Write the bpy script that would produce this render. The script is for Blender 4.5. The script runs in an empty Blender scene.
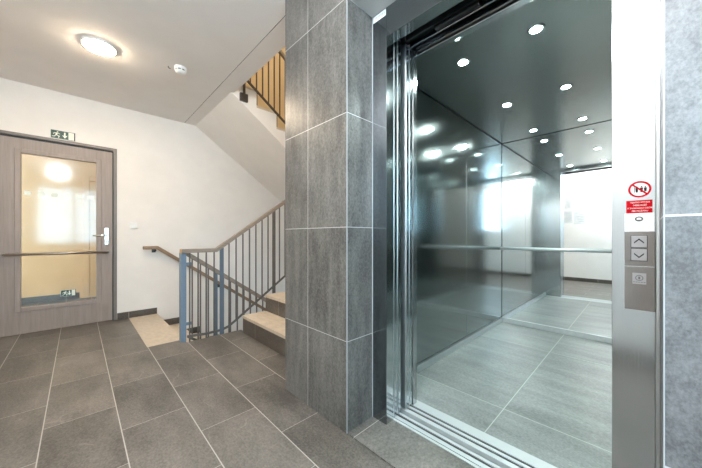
import bpy, bmesh, math, random
from mathutils import Vector, Matrix
random.seed(4)
sc = bpy.context.scene
C = sc.collection

# ------------------------------------------------------------------ camera, world, light, exposure
F_PX, HY, YAW = 282.56, 236.57, math.radians(44.03)
cam_d = bpy.data.cameras.new('camera')
cam_d.sensor_width = 36.0
cam_d.lens = F_PX * 36.0 / 702
cam_d.shift_y = (HY - 234.0) / 702
cam_d.clip_start = 0.02
cam = bpy.data.objects.new('camera', cam_d)
C.objects.link(cam)
cam.location = (0, 0, 1.03)
cam.rotation_euler = (math.pi / 2, 0, -YAW)
sc.camera = cam

world = bpy.data.worlds.new('world')
sc.world = world
world.use_nodes = True
bg = world.node_tree.nodes['Background']
bg.inputs[0].default_value = (0.56, 0.79, 1.0, 1)
bg.inputs[1].default_value = 7.0

def light(name, kind, loc, rot, energy, color, size=None, size_y=None):
    l = bpy.data.lights.new(name, kind)
    l.energy = energy
    l.color = color
    if kind == 'AREA':
        l.shape = 'RECTANGLE'
        l.size = size
        l.size_y = size_y or size
    elif size:
        l.shadow_soft_size = size
    o = bpy.data.objects.new(name, l)
    C.objects.link(o)
    o.location = loc
    o.rotation_euler = rot
    return o

portal = light('window_portal', 'AREA', (-0.07, -2.03, 1.61), (math.pi / 2, 0, math.pi), 10, (1, 1, 1), 1.54, 1.62)
portal.data.cycles.is_portal = True
portal_w = light('window_portal', 'AREA', (-0.90, -1.06, 1.78), (math.pi / 2, 0, -math.pi / 2), 10, (1, 1, 1), 1.48, 1.24)  # sampling portal for the added west window
portal_w.data.cycles.is_portal = True

hall = bpy.data.lights.new('hall_fill', 'POINT')   # unseen fill light, added to brighten the west wall and ceiling
hall.shadow_soft_size = 0.11
hall.energy = 55
hall.color = (0.94, 0.97, 1.0)
ho = bpy.data.objects.new('hall_fill', hall)
C.objects.link(ho)
ho.location = (-0.30, 0.30, 2.42)
sc.view_settings.view_transform = 'Standard'
sc.view_settings.look = 'None'
sc.view_settings.gamma = 1
sc.view_settings.use_curve_mapping = False
sc.view_settings.exposure = 1.17
cy = sc.cycles
cy.max_bounces = 14
cy.diffuse_bounces = 6
cy.glossy_bounces = 10
cy.transmission_bounces = 8
cy.transparent_max_bounces = 8
cy.sample_clamp_indirect = 6
cy.caustics_reflective = True
cy.use_denoising = True
try:
    cy.denoiser = 'OPENIMAGEDENOISE'
except Exception:
    pass

LAMP_WARM = (1.0, 0.80, 0.58)
LAMP_STRENGTH = 110.0
UPSTAIRS_W = 38.0
CORRIDOR_STRENGTH = 5.0
CAR_LIGHT = 400.0

# ------------------------------------------------------------------ materials
def new_mat(name):
    m = bpy.data.materials.new(name)
    m.use_nodes = True
    return m, m.node_tree, m.node_tree.nodes['Principled BSDF']

def nd(t, typ, **kw):
    n = t.nodes.new(typ)
    for k, v in kw.items():
        setattr(n, k, v)
    return n

def mth(t, op, a, b=None, c=None):
    n = nd(t, 'ShaderNodeMath', operation=op)
    for i, v in enumerate((a, b, c)):
        if v is None:
            continue
        if isinstance(v, (int, float)):
            n.inputs[i].default_value = v
        else:
            t.links.new(v, n.inputs[i])
    return n.outputs[0]

def mixc(t, fac, a, b):
    n = nd(t, 'ShaderNodeMix', data_type='RGBA')
    for s, v in ((n.inputs[0], fac), (n.inputs[6], a), (n.inputs[7], b)):
        if isinstance(v, (int, float)):
            s.default_value = v
        elif isinstance(v, tuple):
            s.default_value = v if len(v) == 4 else (*v, 1)
        else:
            t.links.new(v, s)
    return n.outputs[2]

def noise(t, vec, scale, detail=4, rough=0.55):
    n = nd(t, 'ShaderNodeTexNoise')
    n.inputs['Scale'].default_value = scale
    n.inputs['Detail'].default_value = detail
    n.inputs['Roughness'].default_value = rough
    t.links.new(vec, n.inputs['Vector'])
    return n.outputs['Fac']

def scaled(t, vec, s):
    n = nd(t, 'ShaderNodeMapping')
    n.inputs['Scale'].default_value = s
    t.links.new(vec, n.inputs['Vector'])
    return n.outputs[0]

def ramp(t, fac, p0, p1, c0=(0, 0, 0, 1), c1=(1, 1, 1, 1)):
    n = nd(t, 'ShaderNodeValToRGB')
    e = n.color_ramp.elements
    e[0].position, e[1].position = p0, p1
    e[0].color, e[1].color = c0, c1
    t.links.new(fac, n.inputs[0])
    return n.outputs[0]

def bump(t, b, h, strength, dist=0.002):
    n = nd(t, 'ShaderNodeBump')
    n.inputs['Strength'].default_value = strength
    n.inputs['Distance'].default_value = dist
    t.links.new(h, n.inputs['Height'])
    t.links.new(n.outputs[0], b.inputs['Normal'])

def plain(name, col, rough=0.5, metal=0.0, var=0.04, scale=8.0, spec=0.5, stretch=None, bmp=0.0):
    """A procedural material: base colour with a soft noise variation."""
    m, t, b = new_mat(name)
    tc = nd(t, 'ShaderNodeTexCoord').outputs['Object']
    v = scaled(t, tc, stretch or (1, 1, 1))
    f = noise(t, v, scale)
    dk = tuple(max(0, c * (1 - var * 2)) for c in col)
    lt = tuple(min(1, c * (1 + var * 2)) for c in col)
    t.links.new(ramp(t, f, 0.3, 0.7, (*dk, 1), (*lt, 1)), b.inputs['Base Color'])
    b.inputs['Roughness'].default_value = rough
    b.inputs['Metallic'].default_value = metal
    b.inputs['Specular IOR Level'].default_value = spec
    if bmp:
        bump(t, b, noise(t, v, scale * 12, 3), bmp, 0.001)
    return m

def emit(name, col, strength):
    m, t, b = new_mat(name)
    b.inputs['Base Color'].default_value = (*col, 1)
    b.inputs['Emission Color'].default_value = (*col, 1)
    b.inputs['Emission Strength'].default_value = strength
    return m

def steel(name, col, rough, brush=None, aniso=0.0, var=0.03):
    m, t, b = new_mat(name)
    tc = nd(t, 'ShaderNodeTexCoord').outputs['Object']
    b.inputs['Metallic'].default_value = 1
    b.inputs['Roughness'].default_value = rough
    b.inputs['Base Color'].default_value = (*col, 1)
    if brush:
        f = noise(t, scaled(t, tc, brush), 6, 3)
        t.links.new(ramp(t, f, 0.3, 0.7, tuple(c * (1 - var) for c in col) + (1,), tuple(min(1, c * (1 + var)) for c in col) + (1,)), b.inputs['Base Color'])
        rr = nd(t, 'ShaderNodeMapRange')
        rr.inputs[3].default_value = rough * 0.8
        rr.inputs[4].default_value = rough * 1.25
        t.links.new(f, rr.inputs[0])
        t.links.new(rr.outputs[0], b.inputs['Roughness'])
    return m

def tile_mat(name, dark, light_, grout, u, u0, pu, v, v0, pv, stagger=0.0, gw=0.0035, streak=(3, 3, 3), rough=0.42, veins=0.0, gu=True, gv=True, gw2=None, gr=0.12):
    """Stone-look porcelain tiles laid in world metres; u runs across the rows, v along them."""
    m, t, b = new_mat(name)
    pos = nd(t, 'ShaderNodeNewGeometry').outputs['Position']
    sep = nd(t, 'ShaderNodeSeparateXYZ')
    t.links.new(pos, sep.inputs[0])
    ax = {'x': sep.outputs[0], 'y': sep.outputs[1], 'z': sep.outputs[2]}
    su = mth(t, 'DIVIDE', mth(t, 'SUBTRACT', ax[u], u0), pu)
    row = mth(t, 'FLOOR', su)
    odd = mth(t, 'ABSOLUTE', mth(t, 'MODULO', row, 2.0))
    sv = mth(t, 'ADD', mth(t, 'DIVIDE', mth(t, 'SUBTRACT', ax[v], v0), pv), mth(t, 'MULTIPLY', odd, stagger))
    col_ = mth(t, 'FLOOR', sv)
    du = mth(t, 'MULTIPLY', mth(t, 'SUBTRACT', 0.5, mth(t, 'ABSOLUTE', mth(t, 'SUBTRACT', mth(t, 'FRACT', su), 0.5))), pu)
    dv = mth(t, 'MULTIPLY', mth(t, 'SUBTRACT', 0.5, mth(t, 'ABSOLUTE', mth(t, 'SUBTRACT', mth(t, 'FRACT', sv), 0.5))), pv)
    if gu and gv:
        d = mth(t, 'MINIMUM', du, mth(t, 'MULTIPLY', dv, gw / (gw2 or gw)))
    else:
        d = du if gu else dv
    g = mth(t, 'LESS_THAN', d, gw / 2)
    # every tile gets its own patch of the stone pattern
    cmb = nd(t, 'ShaderNodeCombineXYZ')
    t.links.new(mth(t, 'MULTIPLY', row, 3.71), cmb.inputs[0])
    t.links.new(mth(t, 'MULTIPLY', col_, 5.13), cmb.inputs[1])
    t.links.new(mth(t, 'ADD', row, mth(t, 'MULTIPLY', col_, 2.3)), cmb.inputs[2])
    add = nd(t, 'ShaderNodeVectorMath', operation='ADD')
    t.links.new(pos, add.inputs[0])
    t.links.new(cmb.outputs[0], add.inputs[1])
    p = add.outputs[0]
    streaks = noise(t, scaled(t, p, streak), 2.2, 7, 0.62)
    fine = noise(t, scaled(t, p, tuple(0.6 + 0.13 * c_ for c_ in streak)), 110, 3, 0.7)
    grain = noise(t, scaled(t, p, tuple(0.8 + 0.06 * c_ for c_ in streak)), 55, 4, 0.75)
    cloud = noise(t, p, 2.2, 5, 0.6)
    f = mth(t, 'ADD', mth(t, 'MULTIPLY', streaks, 0.44), mth(t, 'ADD', mth(t, 'ADD', mth(t, 'MULTIPLY', ramp(t, fine, 0.36, 0.66), 0.14), mth(t, 'ADD', mth(t, 'MULTIPLY', ramp(t, grain, 0.36, 0.66), gr), (0.14 - gr) / 2)), mth(t, 'MULTIPLY', cloud, 0.26)))
    wn = nd(t, 'ShaderNodeTexWhiteNoise', noise_dimensions='3D')
    t.links.new(cmb.outputs[0], wn.inputs['Vector'])
    f = mth(t, 'ADD', f, mth(t, 'MULTIPLY', mth(t, 'SUBTRACT', wn.outputs['Value'], 0.5), 0.07))
    base = ramp(t, f, 0.36, 0.66, (*dark, 1), (*light_, 1))
    # a few pale veins
    vein = mth(t, 'ABSOLUTE', mth(t, 'SUBTRACT', noise(t, p, 1.7, 3, 0.5), 0.5))
    vm = mth(t, 'MULTIPLY', mth(t, 'LESS_THAN', vein, 0.004), mth(t, 'GREATER_THAN', cloud, 0.56))
    base = mixc(t, mth(t, 'MULTIPLY', vm, veins), base, tuple(min(1, c * 1.9) for c in light_))
    t.links.new(mixc(t, g, base, grout), b.inputs['Base Color'])
    r = nd(t, 'ShaderNodeMapRange')
    r.inputs[3].default_value = rough - 0.07
    r.inputs[4].default_value = rough + 0.10
    t.links.new(streaks, r.inputs[0])
    t.links.new(r.outputs[0], b.inputs['Roughness'])
    h = mth(t, 'SUBTRACT', mth(t, 'MULTIPLY', f, 0.5), g)
    bump(t, b, h, 0.25, 0.0015)
    return m

T_D, T_L = (0.055, 0.053, 0.048), (0.205, 0.195, 0.177)
GROUT = (0.46, 0.43, 0.39)
GROUT_W = (0.50, 0.49, 0.47)
M = {}
M['floor'] = tile_mat('floor_tile', (0.064, 0.057, 0.049), (0.225, 0.200, 0.172), GROUT, 'x', -0.437, 0.302, 'y', 0.125, 0.6, 0.4967, 0.0048, (3.5, 1.0, 3), 0.40, 0.18, gw2=0.0028, gr=0.05)
M['niche_floor'] = tile_mat('niche_floor_tile', (0.085, 0.080, 0.070), (0.235, 0.220, 0.195), GROUT, 'x', 0.2, 2.0, 'y', 1.032, 3.0, 0, 0.004, (2.0, 2.0, 3), 0.40, gu=False)
M['pillar_w'] = tile_mat('pillar_tile_west', T_D, T_L, GROUT_W, 'y', 1.428 - 6, 6.0, 'z', 0.478 - 0.602, 0.602, 0, 0.0035, (8, 8, 1.6), 0.36)
M['pillar_s'] = tile_mat('pillar_tile_south', T_D, T_L, GROUT_W, 'x', 0.5, 4.0, 'z', 0.478 - 0.602, 0.602, 0, 0.0035, (8, 8, 1.6), 0.36, gu=False)
M['pier_w'] = tile_mat('pier_tile', (0.085, 0.087, 0.088), (0.20, 0.203, 0.205), GROUT_W, 'y', -2.0, 0.6, 'z', 0.478 - 0.602, 0.602, 0, 0.005, (6, 6, 4), 0.36, gu=False)
M['car_floor'] = tile_mat('car_floor_tile', (0.13, 0.137, 0.13), (0.33, 0.345, 0.33), (0.48, 0.49, 0.45), 'y', 0.58 - 6, 3.0, 'x', 1.83 - 1.2, 1.2, 0, 0.004, (5.0, 0.7, 3), 0.36, gr=0.05)
M['skirt_tile'] = tile_mat('skirting_tile', (0.05, 0.042, 0.034), (0.12, 0.102, 0.085), (0.4, 0.37, 0.33), 'x', 0.463 - 0.6, 0.6, 'z', -3, 6, 0, 0.004, (1, 3, 3), 0.4, gv=False)
M['skirt_tile_y'] = tile_mat('skirting_tile_west', (0.05, 0.042, 0.034), (0.12, 0.102, 0.085), (0.4, 0.37, 0.33), 'y', 0.1, 0.6, 'z', -3, 6, 0, 0.004, (3, 1, 3), 0.4, gv=False)
M['riser'] = tile_mat('riser_tile', (0.06, 0.05, 0.04), (0.15, 0.128, 0.105), (0.34, 0.31, 0.27), 'y', 2.70 - 3.0, 0.6, 'z', -3, 9, 0, 0.004, (3, 1, 3), 0.4, gv=False)
M['tread'] = plain('beige_stone_tread', (0.56, 0.475, 0.37), 0.5, 0, 0.05, 14, 0.4, (2, 1, 1), 0.05)
M['plaster'] = plain('white_plaster', (0.80, 0.77, 0.73), 0.75, 0, 0.012, 5, 0.25, None, 0.03)
M['ceil'] = plain('ceiling_plaster', (0.82, 0.79, 0.765), 0.8, 0, 0.012, 3, 0.2, None, 0.03)
M['ochre'] = plain('ochre_paint', (0.56, 0.44, 0.27), 0.7, 0, 0.02, 4, 0.2)
M['cream'] = plain('cream_paint', (0.62, 0.365, 0.175), 0.7, 0, 0.02, 4, 0.2)
M['concrete'] = plain('dark_shaft_concrete', (0.035, 0.035, 0.035), 0.9, 0, 0.1, 6)
M['black'] = plain('black_plastic', (0.012, 0.013, 0.014), 0.5, 0, 0.1, 20)
M['dark_metal'] = plain('dark_painted_metal', (0.045, 0.05, 0.055), 0.4, 0.6, 0.08, 20)
M['steel_door'] = steel('satin_door_steel', (0.68, 0.71, 0.72), 0.36, (40, 40, 1.0))
M['steel_mirror'] = steel('polished_steel', (0.66, 0.70, 0.71), 0.07)
M['steel_frame'] = steel('satin_steel', (0.54, 0.555, 0.565), 0.15, (40, 40, 1.0))
M['steel_jamb'] = steel('polished_frame_steel', (0.60, 0.64, 0.66), 0.12, (40, 40, 1.0))
M['dark_steel'] = steel('dark_polished_steel', (0.30, 0.325, 0.345), 0.14, (40, 40, 1.0))
M['steel_wall'] = steel('car_wall_steel', (0.34, 0.372, 0.368), 0.115, (1.5, 1.5, 60), 0, 0.04)
M['steel_ceil'] = steel('car_ceiling_steel', (0.37, 0.395, 0.385), 0.22, (2, 60, 2), 0, 0.04)
M['steel_sill'] = plain('aluminium_sill', (0.56, 0.585, 0.585), 0.42, 0.35, 0.03, 30, 0.5, (30, 1, 1))
M['chrome'] = steel('chrome', (0.78, 0.80, 0.81), 0.10)
M['mirror'] = steel('mirror_glass', (0.93, 0.955, 0.95), 0.008)
M['panel_steel'] = plain('brushed_panel_steel', (0.17, 0.157, 0.145), 0.5, 0.5, 0.03, 30, 0.5, (1, 40, 1))
M['button'] = plain('steel_button', (0.33, 0.325, 0.325), 0.5, 0.4, 0.03, 30)
M['ink'] = plain('dark_ink', (0.02, 0.02, 0.023), 0.6, 0, 0.04, 8, 0.15)
M['grey_ink'] = plain('grey_ink', (0.11, 0.12, 0.12), 0.6, 0, 0.04, 8, 0.2)
M['pale_ink'] = plain('pale_grey_ink', (0.50, 0.51, 0.52), 0.6)
M['red'] = plain('sign_red', (0.42, 0.004, 0.012), 0.7, 0, 0.03, 8, 0.05)
M['white'] = plain('white_plastic', (0.82, 0.82, 0.80), 0.4)
M['notice_paper'] = plain('notice_paper', (0.62, 0.63, 0.62), 0.8)
M['paper'] = plain('white_paper', (0.84, 0.84, 0.82), 0.7)
M['green'] = plain('sign_green', (0.008, 0.062, 0.042), 0.4)
M['glow_white'] = plain('photoluminescent_white', (0.80, 0.84, 0.74), 0.5)
M['frame_paint'] = plain('door_frame_paint', (0.185, 0.165, 0.150), 0.45, 0, 0.03, 10)
M['bar_metal'] = plain('bronze_steel', (0.30, 0.25, 0.21), 0.3, 0.9, 0.04, 20)
M['blue_paint'] = plain('blue_grey_paint', (0.15, 0.215, 0.29), 0.4, 0, 0.03, 12)
M['slate_paint'] = plain('slate_blue_paint', (0.115, 0.150, 0.190), 0.4, 0, 0.03, 12)
M['rail_grey'] = plain('grey_brown_baluster_paint', (0.145, 0.131, 0.12), 0.4, 0.2, 0.05, 20)
M['rail_dark'] = plain('dark_brown_rail_paint', (0.045, 0.036, 0.03), 0.45, 0.1, 0.05, 20)
M['rail_wood'] = plain('grey_oak_handrail', (0.27, 0.22, 0.18), 0.45, 0, 0.09, 9, 0.4, (1, 14, 14))
M['wall_wood'] = plain('brown_oak_handrail', (0.25, 0.165, 0.105), 0.4, 0, 0.09, 9, 0.4, (1, 14, 14))
M['oak_end'] = plain('oak_end_grain', (0.55, 0.32, 0.13), 0.5, 0, 0.08, 40)
M['lamp_glow'] = emit('lamp_glow', LAMP_WARM, LAMP_STRENGTH)
M['corridor_glow'] = emit('corridor_lamp_glow', (1.0, 0.82, 0.62), CORRIDOR_STRENGTH)
M['led'] = emit('cool_led', (0.80, 1.0, 0.97), CAR_LIGHT)

def wood_door():
    m, t, b = new_mat('grey_oak_laminate')
    tc = nd(t, 'ShaderNodeTexCoord').outputs['Object']
    f = noise(t, scaled(t, tc, (22, 22, 1.2)), 2.5, 6, 0.65)
    f2 = noise(t, scaled(t, tc, (90, 90, 2.5)), 2.0, 3, 0.6)
    s = mth(t, 'ADD', mth(t, 'MULTIPLY', f, 0.7), mth(t, 'MULTIPLY', f2, 0.3))
    t.links.new(ramp(t, s, 0.3, 0.72, (0.25, 0.205, 0.180, 1), (0.345, 0.288, 0.256, 1)), b.inputs['Base Color'])
    b.inputs['Roughness'].default_value = 0.5
    return m
M['door'] = wood_door()

def glass_mat():
    m, t, b = new_mat('clear_glass')
    out = t.nodes['Material Output']
    tr = nd(t, 'ShaderNodeBsdfTransparent')
    tr.inputs[0].default_value = (0.95, 0.97, 0.96, 1)
    gl = nd(t, 'ShaderNodeBsdfGlossy')
    gl.inputs['Roughness'].default_value = 0.08
    fr = nd(t, 'ShaderNodeFresnel')
    fr.inputs[0].default_value = 1.55
    mx = nd(t, 'ShaderNodeMixShader')
    tc = nd(t, 'ShaderNodeTexCoord').outputs['Object']
    k = mth(t, 'MULTIPLY', noise(t, tc, 3, 2), 0.02)
    t.links.new(mth(t, 'ADD', mth(t, 'MULTIPLY', fr.outputs[0], 0.6), k), mx.inputs[0])
    t.links.new(tr.outputs[0], mx.inputs[1])
    t.links.new(gl.outputs[0], mx.inputs[2])
    t.links.new(mx.outputs[0], out.inputs[0])
    return m
M['glass'] = glass_mat()

M['trim'] = plain('grey_joint_filler', (0.36, 0.38, 0.39), 0.5)

# ------------------------------------------------------------------ mesh helpers (all in world metres: x = east, y = north)
def box(bm, x0, x1, y0, y1, z0, z1, bev=0.0, seg=2):
    r = bmesh.ops.create_cube(bm, size=1.0)
    vs = r['verts']
    for v in vs:
        v.co = Vector(((x0 + x1) / 2 + v.co.x * (x1 - x0), (y0 + y1) / 2 + v.co.y * (y1 - y0), (z0 + z1) / 2 + v.co.z * (z1 - z0)))
    if bev:
        es = list({e for v in vs for e in v.link_edges})
        bmesh.ops.bevel(bm, geom=es, offset=bev, segments=seg, affect='EDGES', profile=0.5)

def B(x0, x1, y0, y1, z0, z1, bev=0.0):
    bm = bmesh.new()
    box(bm, x0, x1, y0, y1, z0, z1, bev)
    return bm

def prism(bm, pts, axis, a0, a1):
    """Extrude a 2-D outline along an axis; pts are (x,z) for axis y, (y,z) for axis x, (x,y) for axis z."""
    def mk(p, a):
        return {'y': (p[0], a, p[1]), 'x': (a, p[0], p[1]), 'z': (p[0], p[1], a)}[axis]
    A = [bm.verts.new(mk(p, a0)) for p in pts]
    Bv = [bm.verts.new(mk(p, a1)) for p in pts]
    fs = [bm.faces.new(A), bm.faces.new(Bv[::-1])]
    n = len(pts)
    for i in range(n):
        j = (i + 1) % n
        fs.append(bm.faces.new((A[i], A[j], Bv[j], Bv[i])))
    bmesh.ops.recalc_face_normals(bm, faces=fs)

def tube(bm, path, r, seg=12, cap=True):
    """A round tube through the points, mitred at the bends."""
    P = [Vector(p) for p in path]
    rings = []
    for i, p in enumerate(P):
        if i == 0:
            d = (P[1] - p).normalized()
        elif i == len(P) - 1:
            d = (p - P[i - 1]).normalized()
        else:
            d = ((p - P[i - 1]).normalized() + (P[i + 1] - p).normalized()).normalized()
        up = Vector((0, 0, 1)) if abs(d.z) < 0.95 else Vector((1, 0, 0))
        s = d.cross(up).normalized()
        u = s.cross(d).normalized()
        k = 1.0
        if 0 < i < len(P) - 1:
            c = d.dot((p - P[i - 1]).normalized())
            k = 1.0 / max(0.5, c)
        ring = [bm.verts.new(p + s * math.cos(a) * r + u * math.sin(a) * r * (k if abs(u.z) > 0.3 else 1)) for a in [2 * math.pi * q / seg for q in range(seg)]]
        rings.append(ring)
    for a, b_ in zip(rings, rings[1:]):
        for q in range(seg):
            f = bm.faces.new((a[q], a[(q + 1) % seg], b_[(q + 1) % seg], b_[q]))
            f.smooth = True
    if cap:
        bm.faces.new(rings[0][::-1])
        bm.faces.new(rings[-1])
    bmesh.ops.recalc_face_normals(bm, faces=bm.faces[:])

def lathe(bm, cx, cy_, prof, seg=32):
    rings = []
    for r, z in prof:
        if r < 1e-6:
            rings.append([bm.verts.new((cx, cy_, z))])
        else:
            rings.append([bm.verts.new((cx + r * math.cos(2 * math.pi * q / seg), cy_ + r * math.sin(2 * math.pi * q / seg), z)) for q in range(seg)])
    for a, b_ in zip(rings, rings[1:]):
        for q in range(seg):
            q2 = (q + 1) % seg
            if len(a) == 1:
                f = bm.faces.new((a[0], b_[q], b_[q2]))
            elif len(b_) == 1:
                f = bm.faces.new((a[q], a[q2], b_[0]))
            else:
                f = bm.faces.new((a[q], a[q2], b_[q2], b_[q]))
            f.smooth = True
    bmesh.ops.recalc_face_normals(bm, faces=bm.faces[:])

WLOC = {}
def obj(name, bm, mat, parent=None, label=None, origin=None):
    """Link a bmesh (built in world coordinates) as one mesh object; children store coordinates relative to their thing."""
    me = bpy.data.meshes.new(name)
    off = WLOC.get(parent, Vector((0, 0, 0))) if parent else Vector(origin or (0, 0, 0))
    for v in bm.verts:
        v.co -= off
    bm.to_mesh(me)
    bm.free()
    mats = mat if isinstance(mat, (list, tuple)) else [mat]
    for m_ in mats:
        me.materials.append(m_)
    o = bpy.data.objects.new(name, me)
    C.objects.link(o)
    if parent:
        o.parent = parent
        WLOC[o] = off
    else:
        o.location = off
        WLOC[o] = off
    if label:
        o['label'] = label
    return o

def thing(name, label, cat, loc, group=None):
    o = bpy.data.objects.new(name, None)
    o.empty_display_size = 0.05
    C.objects.link(o)
    o.location = loc
    WLOC[o] = Vector(loc)
    o['label'] = label
    o['category'] = cat
    if group:
        o['group'] = group
    return o

def tag(o, label, cat, group=None):
    o['label'] = label
    o['category'] = cat
    if group:
        o['group'] = group
    return o

def struct(name, bm, mat, label=None, parent=None):
    o = obj(name, bm, mat, parent)
    if not parent:
        o['kind'] = 'structure'
        if label:
            o['label'] = label
    return o

def struct_empty(name, loc, label, cat):
    o = bpy.data.objects.new(name, None)
    o.empty_display_size = 0.05
    C.objects.link(o)
    o.location = loc
    WLOC[o] = Vector(loc)
    o['kind'] = 'structure'
    o['label'] = label
    o['category'] = cat
    return o

def text_bm(body, size):
    """Lettering as a flat mesh in the xy plane, centred on the origin."""
    cu = bpy.data.curves.new('lettering', 'FONT')
    cu.body = body
    cu.size = size
    cu.align_x = 'CENTER'
    cu.align_y = 'CENTER'
    cu.resolution_u = 3
    cu.extrude = 0.0002
    o = bpy.data.objects.new('lettering', cu)
    C.objects.link(o)
    bpy.context.view_layer.update()
    dg = bpy.context.evaluated_depsgraph_get()
    me = bpy.data.meshes.new_from_object(o.evaluated_get(dg))
    bm = bmesh.new()
    bm.from_mesh(me)
    bpy.data.objects.remove(o)
    bpy.data.curves.remove(cu)
    bpy.data.meshes.remove(me)
    return bm

def face_west(bm, x, y, z):
    """Turn a flat xy-plane mesh to stand on a wall that faces west (reading direction runs south)."""
    for v in bm.verts:
        a, b_, c = v.co
        v.co = Vector((x - c, y - a, z + b_))
    bmesh.ops.recalc_face_normals(bm, faces=bm.faces[:])
    return bm

def face_south(bm, x, y, z):
    for v in bm.verts:
        a, b_, c = v.co
        v.co = Vector((x + a, y - c, z + b_))
    bmesh.ops.recalc_face_normals(bm, faces=bm.faces[:])
    return bm

# ------------------------------------------------------------------ key dimensions
NW = 4.53          # south face of the north wall
WW = -0.91         # east face of the west wall
SW = -2.05         # north face of the south wall
CEIL = 2.643
UP = 2.96          # upper floor level
RIS, TRD = 0.185, 0.263
S0 = 1.275         # first riser of the up flight
D0 = 0.757         # first riser of the down flight
EW = 4.45          # west face of the stairwell's east wall
FE = 1.213         # lift frame plane

# ------------------------------------------------------------------ structure
bm = bmesh.new()
box(bm, WW, D0 - 0.294, 3.205, NW, -0.2, 0.0)
box(bm, -0.62, 0.346, NW, NW + 0.15, -0.2, 0.0)
box(bm, WW, D0 - 0.01, 1.69, 3.205, -0.2, 0.0)
box(bm, D0 - 0.01, 1.30, 1.69, 3.095, -0.2, 0.0)
box(bm, WW, 1.010, SW, 1.69, -0.2, 0.0)
struct('floor', bm, M['floor'], 'grey stone tiled landing floor')
struct('floor.001', B(1.018, 1.274, -0.05, 1.080, -0.2, 0.0), M['niche_floor'], 'grey tile strip in front of the lift sill')
struct('trim_1', B(1.010, 1.018, -2.0, 1.078, -0.19, -0.010), M['black'], 'dark expansion joint in the floor')

# north wall with the door opening (door E -0.625..0.348)
bm = bmesh.new()
box(bm, -1.2, -0.622, NW, NW + 0.15, -0.1, CEIL + 0.3)
box(bm, -0.622, 0.348, NW, NW + 0.15, 2.112, CEIL + 0.3)
box(bm, 0.348, EW + 0.2, NW, NW + 0.15, -2.0, CEIL + 0.3)

struct('wall_north', bm, M['plaster'], 'white plaster wall with the glazed door')
struct('wall_north.001', B(-1.2, EW + 0.2, NW, NW + 0.15, UP - 0.017, 5.75), M['ochre'], 'ochre painted wall of the upper stairwell')
bm = bmesh.new()   # with an opening for the added daylight window
vy0, vy1, vz0, vz1 = -1.80, -0.32, 1.16, 2.40
box(bm, WW - 0.15, WW, SW - 0.2, vy0, -0.1, CEIL)
box(bm, WW - 0.15, WW, vy1, NW + 0.15, -0.1, CEIL)
box(bm, WW - 0.15, WW, vy0, vy1, -0.1, vz0)
box(bm, WW - 0.15, WW, vy0, vy1, vz1, CEIL)
struct('wall_west', bm, M['plaster'], 'white plaster wall facing the lift')
bm = bmesh.new()   # south wall with its window opening
wx0, wx1, wz0, wz1 = -0.84, 0.70, 0.80, 2.42
box(bm, WW - 0.15, wx0, SW - 0.2, SW, -0.1, CEIL + 0.3)
box(bm, wx1, 1.4, SW - 0.2, SW, -0.1, CEIL + 0.3)
box(bm, wx0, wx1, SW - 0.2, SW, -0.1, wz0)
box(bm, wx0, wx1, SW - 0.2, SW, wz1, CEIL + 0.3)
struct('wall_south', bm, M['plaster'], 'white plaster wall with the landing window')

# ceiling of the landing, the strip beside the stairs
bm = bmesh.new()
box(bm, WW - 0.15, 1.0865, SW - 0.2, NW, CEIL, UP)
struct('ceiling', bm, M['ceil'], 'white plaster landing ceiling')
for a in ((1.093, 1.262, 1.69, 3.189, CEIL, UP), (1.093, 1.231, 3.189, NW, CEIL, UP)):
    struct('ceiling.001', B(*a), M['ceil'], 'plaster strip of ceiling along the stairwell')
struct('trim_2', B(1.0865, 1.094, 1.69, NW, CEIL + 0.004, UP), M['black'], 'dark joint in the ceiling')

# lift wall: left pillar, right pier, bulkhead above, shaft walls
bm = bmesh.new()
box(bm, 1.013, 1.272, 1.078, 1.69, -0.1, UP)
for f in bm.faces:
    n = f.normal
    f.normal_update()
    f.material_index = 0 if abs(f.normal.x) > 0.5 else 1
struct('wall_east', bm, [M['pillar_w'], M['pillar_s']], 'grey stone tiled pillar left of the lift')
struct('wall_east.001', B(1.013, 1.30, SW, -0.034, -0.1, UP), M['pier_w'], 'grey stone tiled pier right of the lift')
struct('wall_east.002', B(1.013, 1.30, -0.034, 1.078, 2.284, UP), M['pillar_s'], 'tiled bulkhead over the lift door')
bm = bmesh.new()
box(bm, 1.30, EW + 0.2, 1.36, 1.69, -2.0, 5.75)
box(bm, 1.10, 1.30, 1.30, 1.69, UP, 5.75)
struct('wall_inner', bm, M['plaster'], 'plaster wall between lift shaft and stairs')
for a in ((1.30, 4.15, -0.45, -0.34, -0.6, 3.2), (4.05, 4.15, -0.34, 1.36, -0.6, 3.2), (1.30, 4.05, -0.34, 1.36, 3.05, 3.2), (1.30, 4.05, -0.34, 1.36, -0.6, -0.5), (1.28, 1.32, 1.335, 1.36, -0.5, 3.05), (1.20, 1.274, -0.45, 1.36, -0.6, -0.21), (1.274, 1.30, -0.45, -0.10, -0.6, 3.05), (1.274, 1.28, 1.31, 1.36, -0.6, 3.05)):
    struct('wall_shaft', B(*a), M['concrete'], 'dark concrete wall of the lift shaft')
struct('wall_stairwell', B(EW, EW + 0.2, 1.69, NW, -2.0, 5.75), M['plaster'], 'white end wall of the stairwell')
bm = bmesh.new()
box(bm, -0.4, EW, 1.69, NW, 5.60, 5.75)
struct('ceiling.002', bm, M['ceil'], 'upper stairwell ceiling')
struct('wall_upper', B(-0.4, -0.25, 1.69, NW, UP, 5.60), M['ochre'], 'ochre wall of the upper landing')
struct('wall_upper.001', B(-0.25, 1.10, 1.55, 1.69, UP, 5.60), M['ochre'], 'ochre side wall of the upper landing')
struct('floor.002', B(D0, EW, 1.69, NW, -2.1, -1.95), M['floor'], 'stairwell floor a level below')
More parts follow.
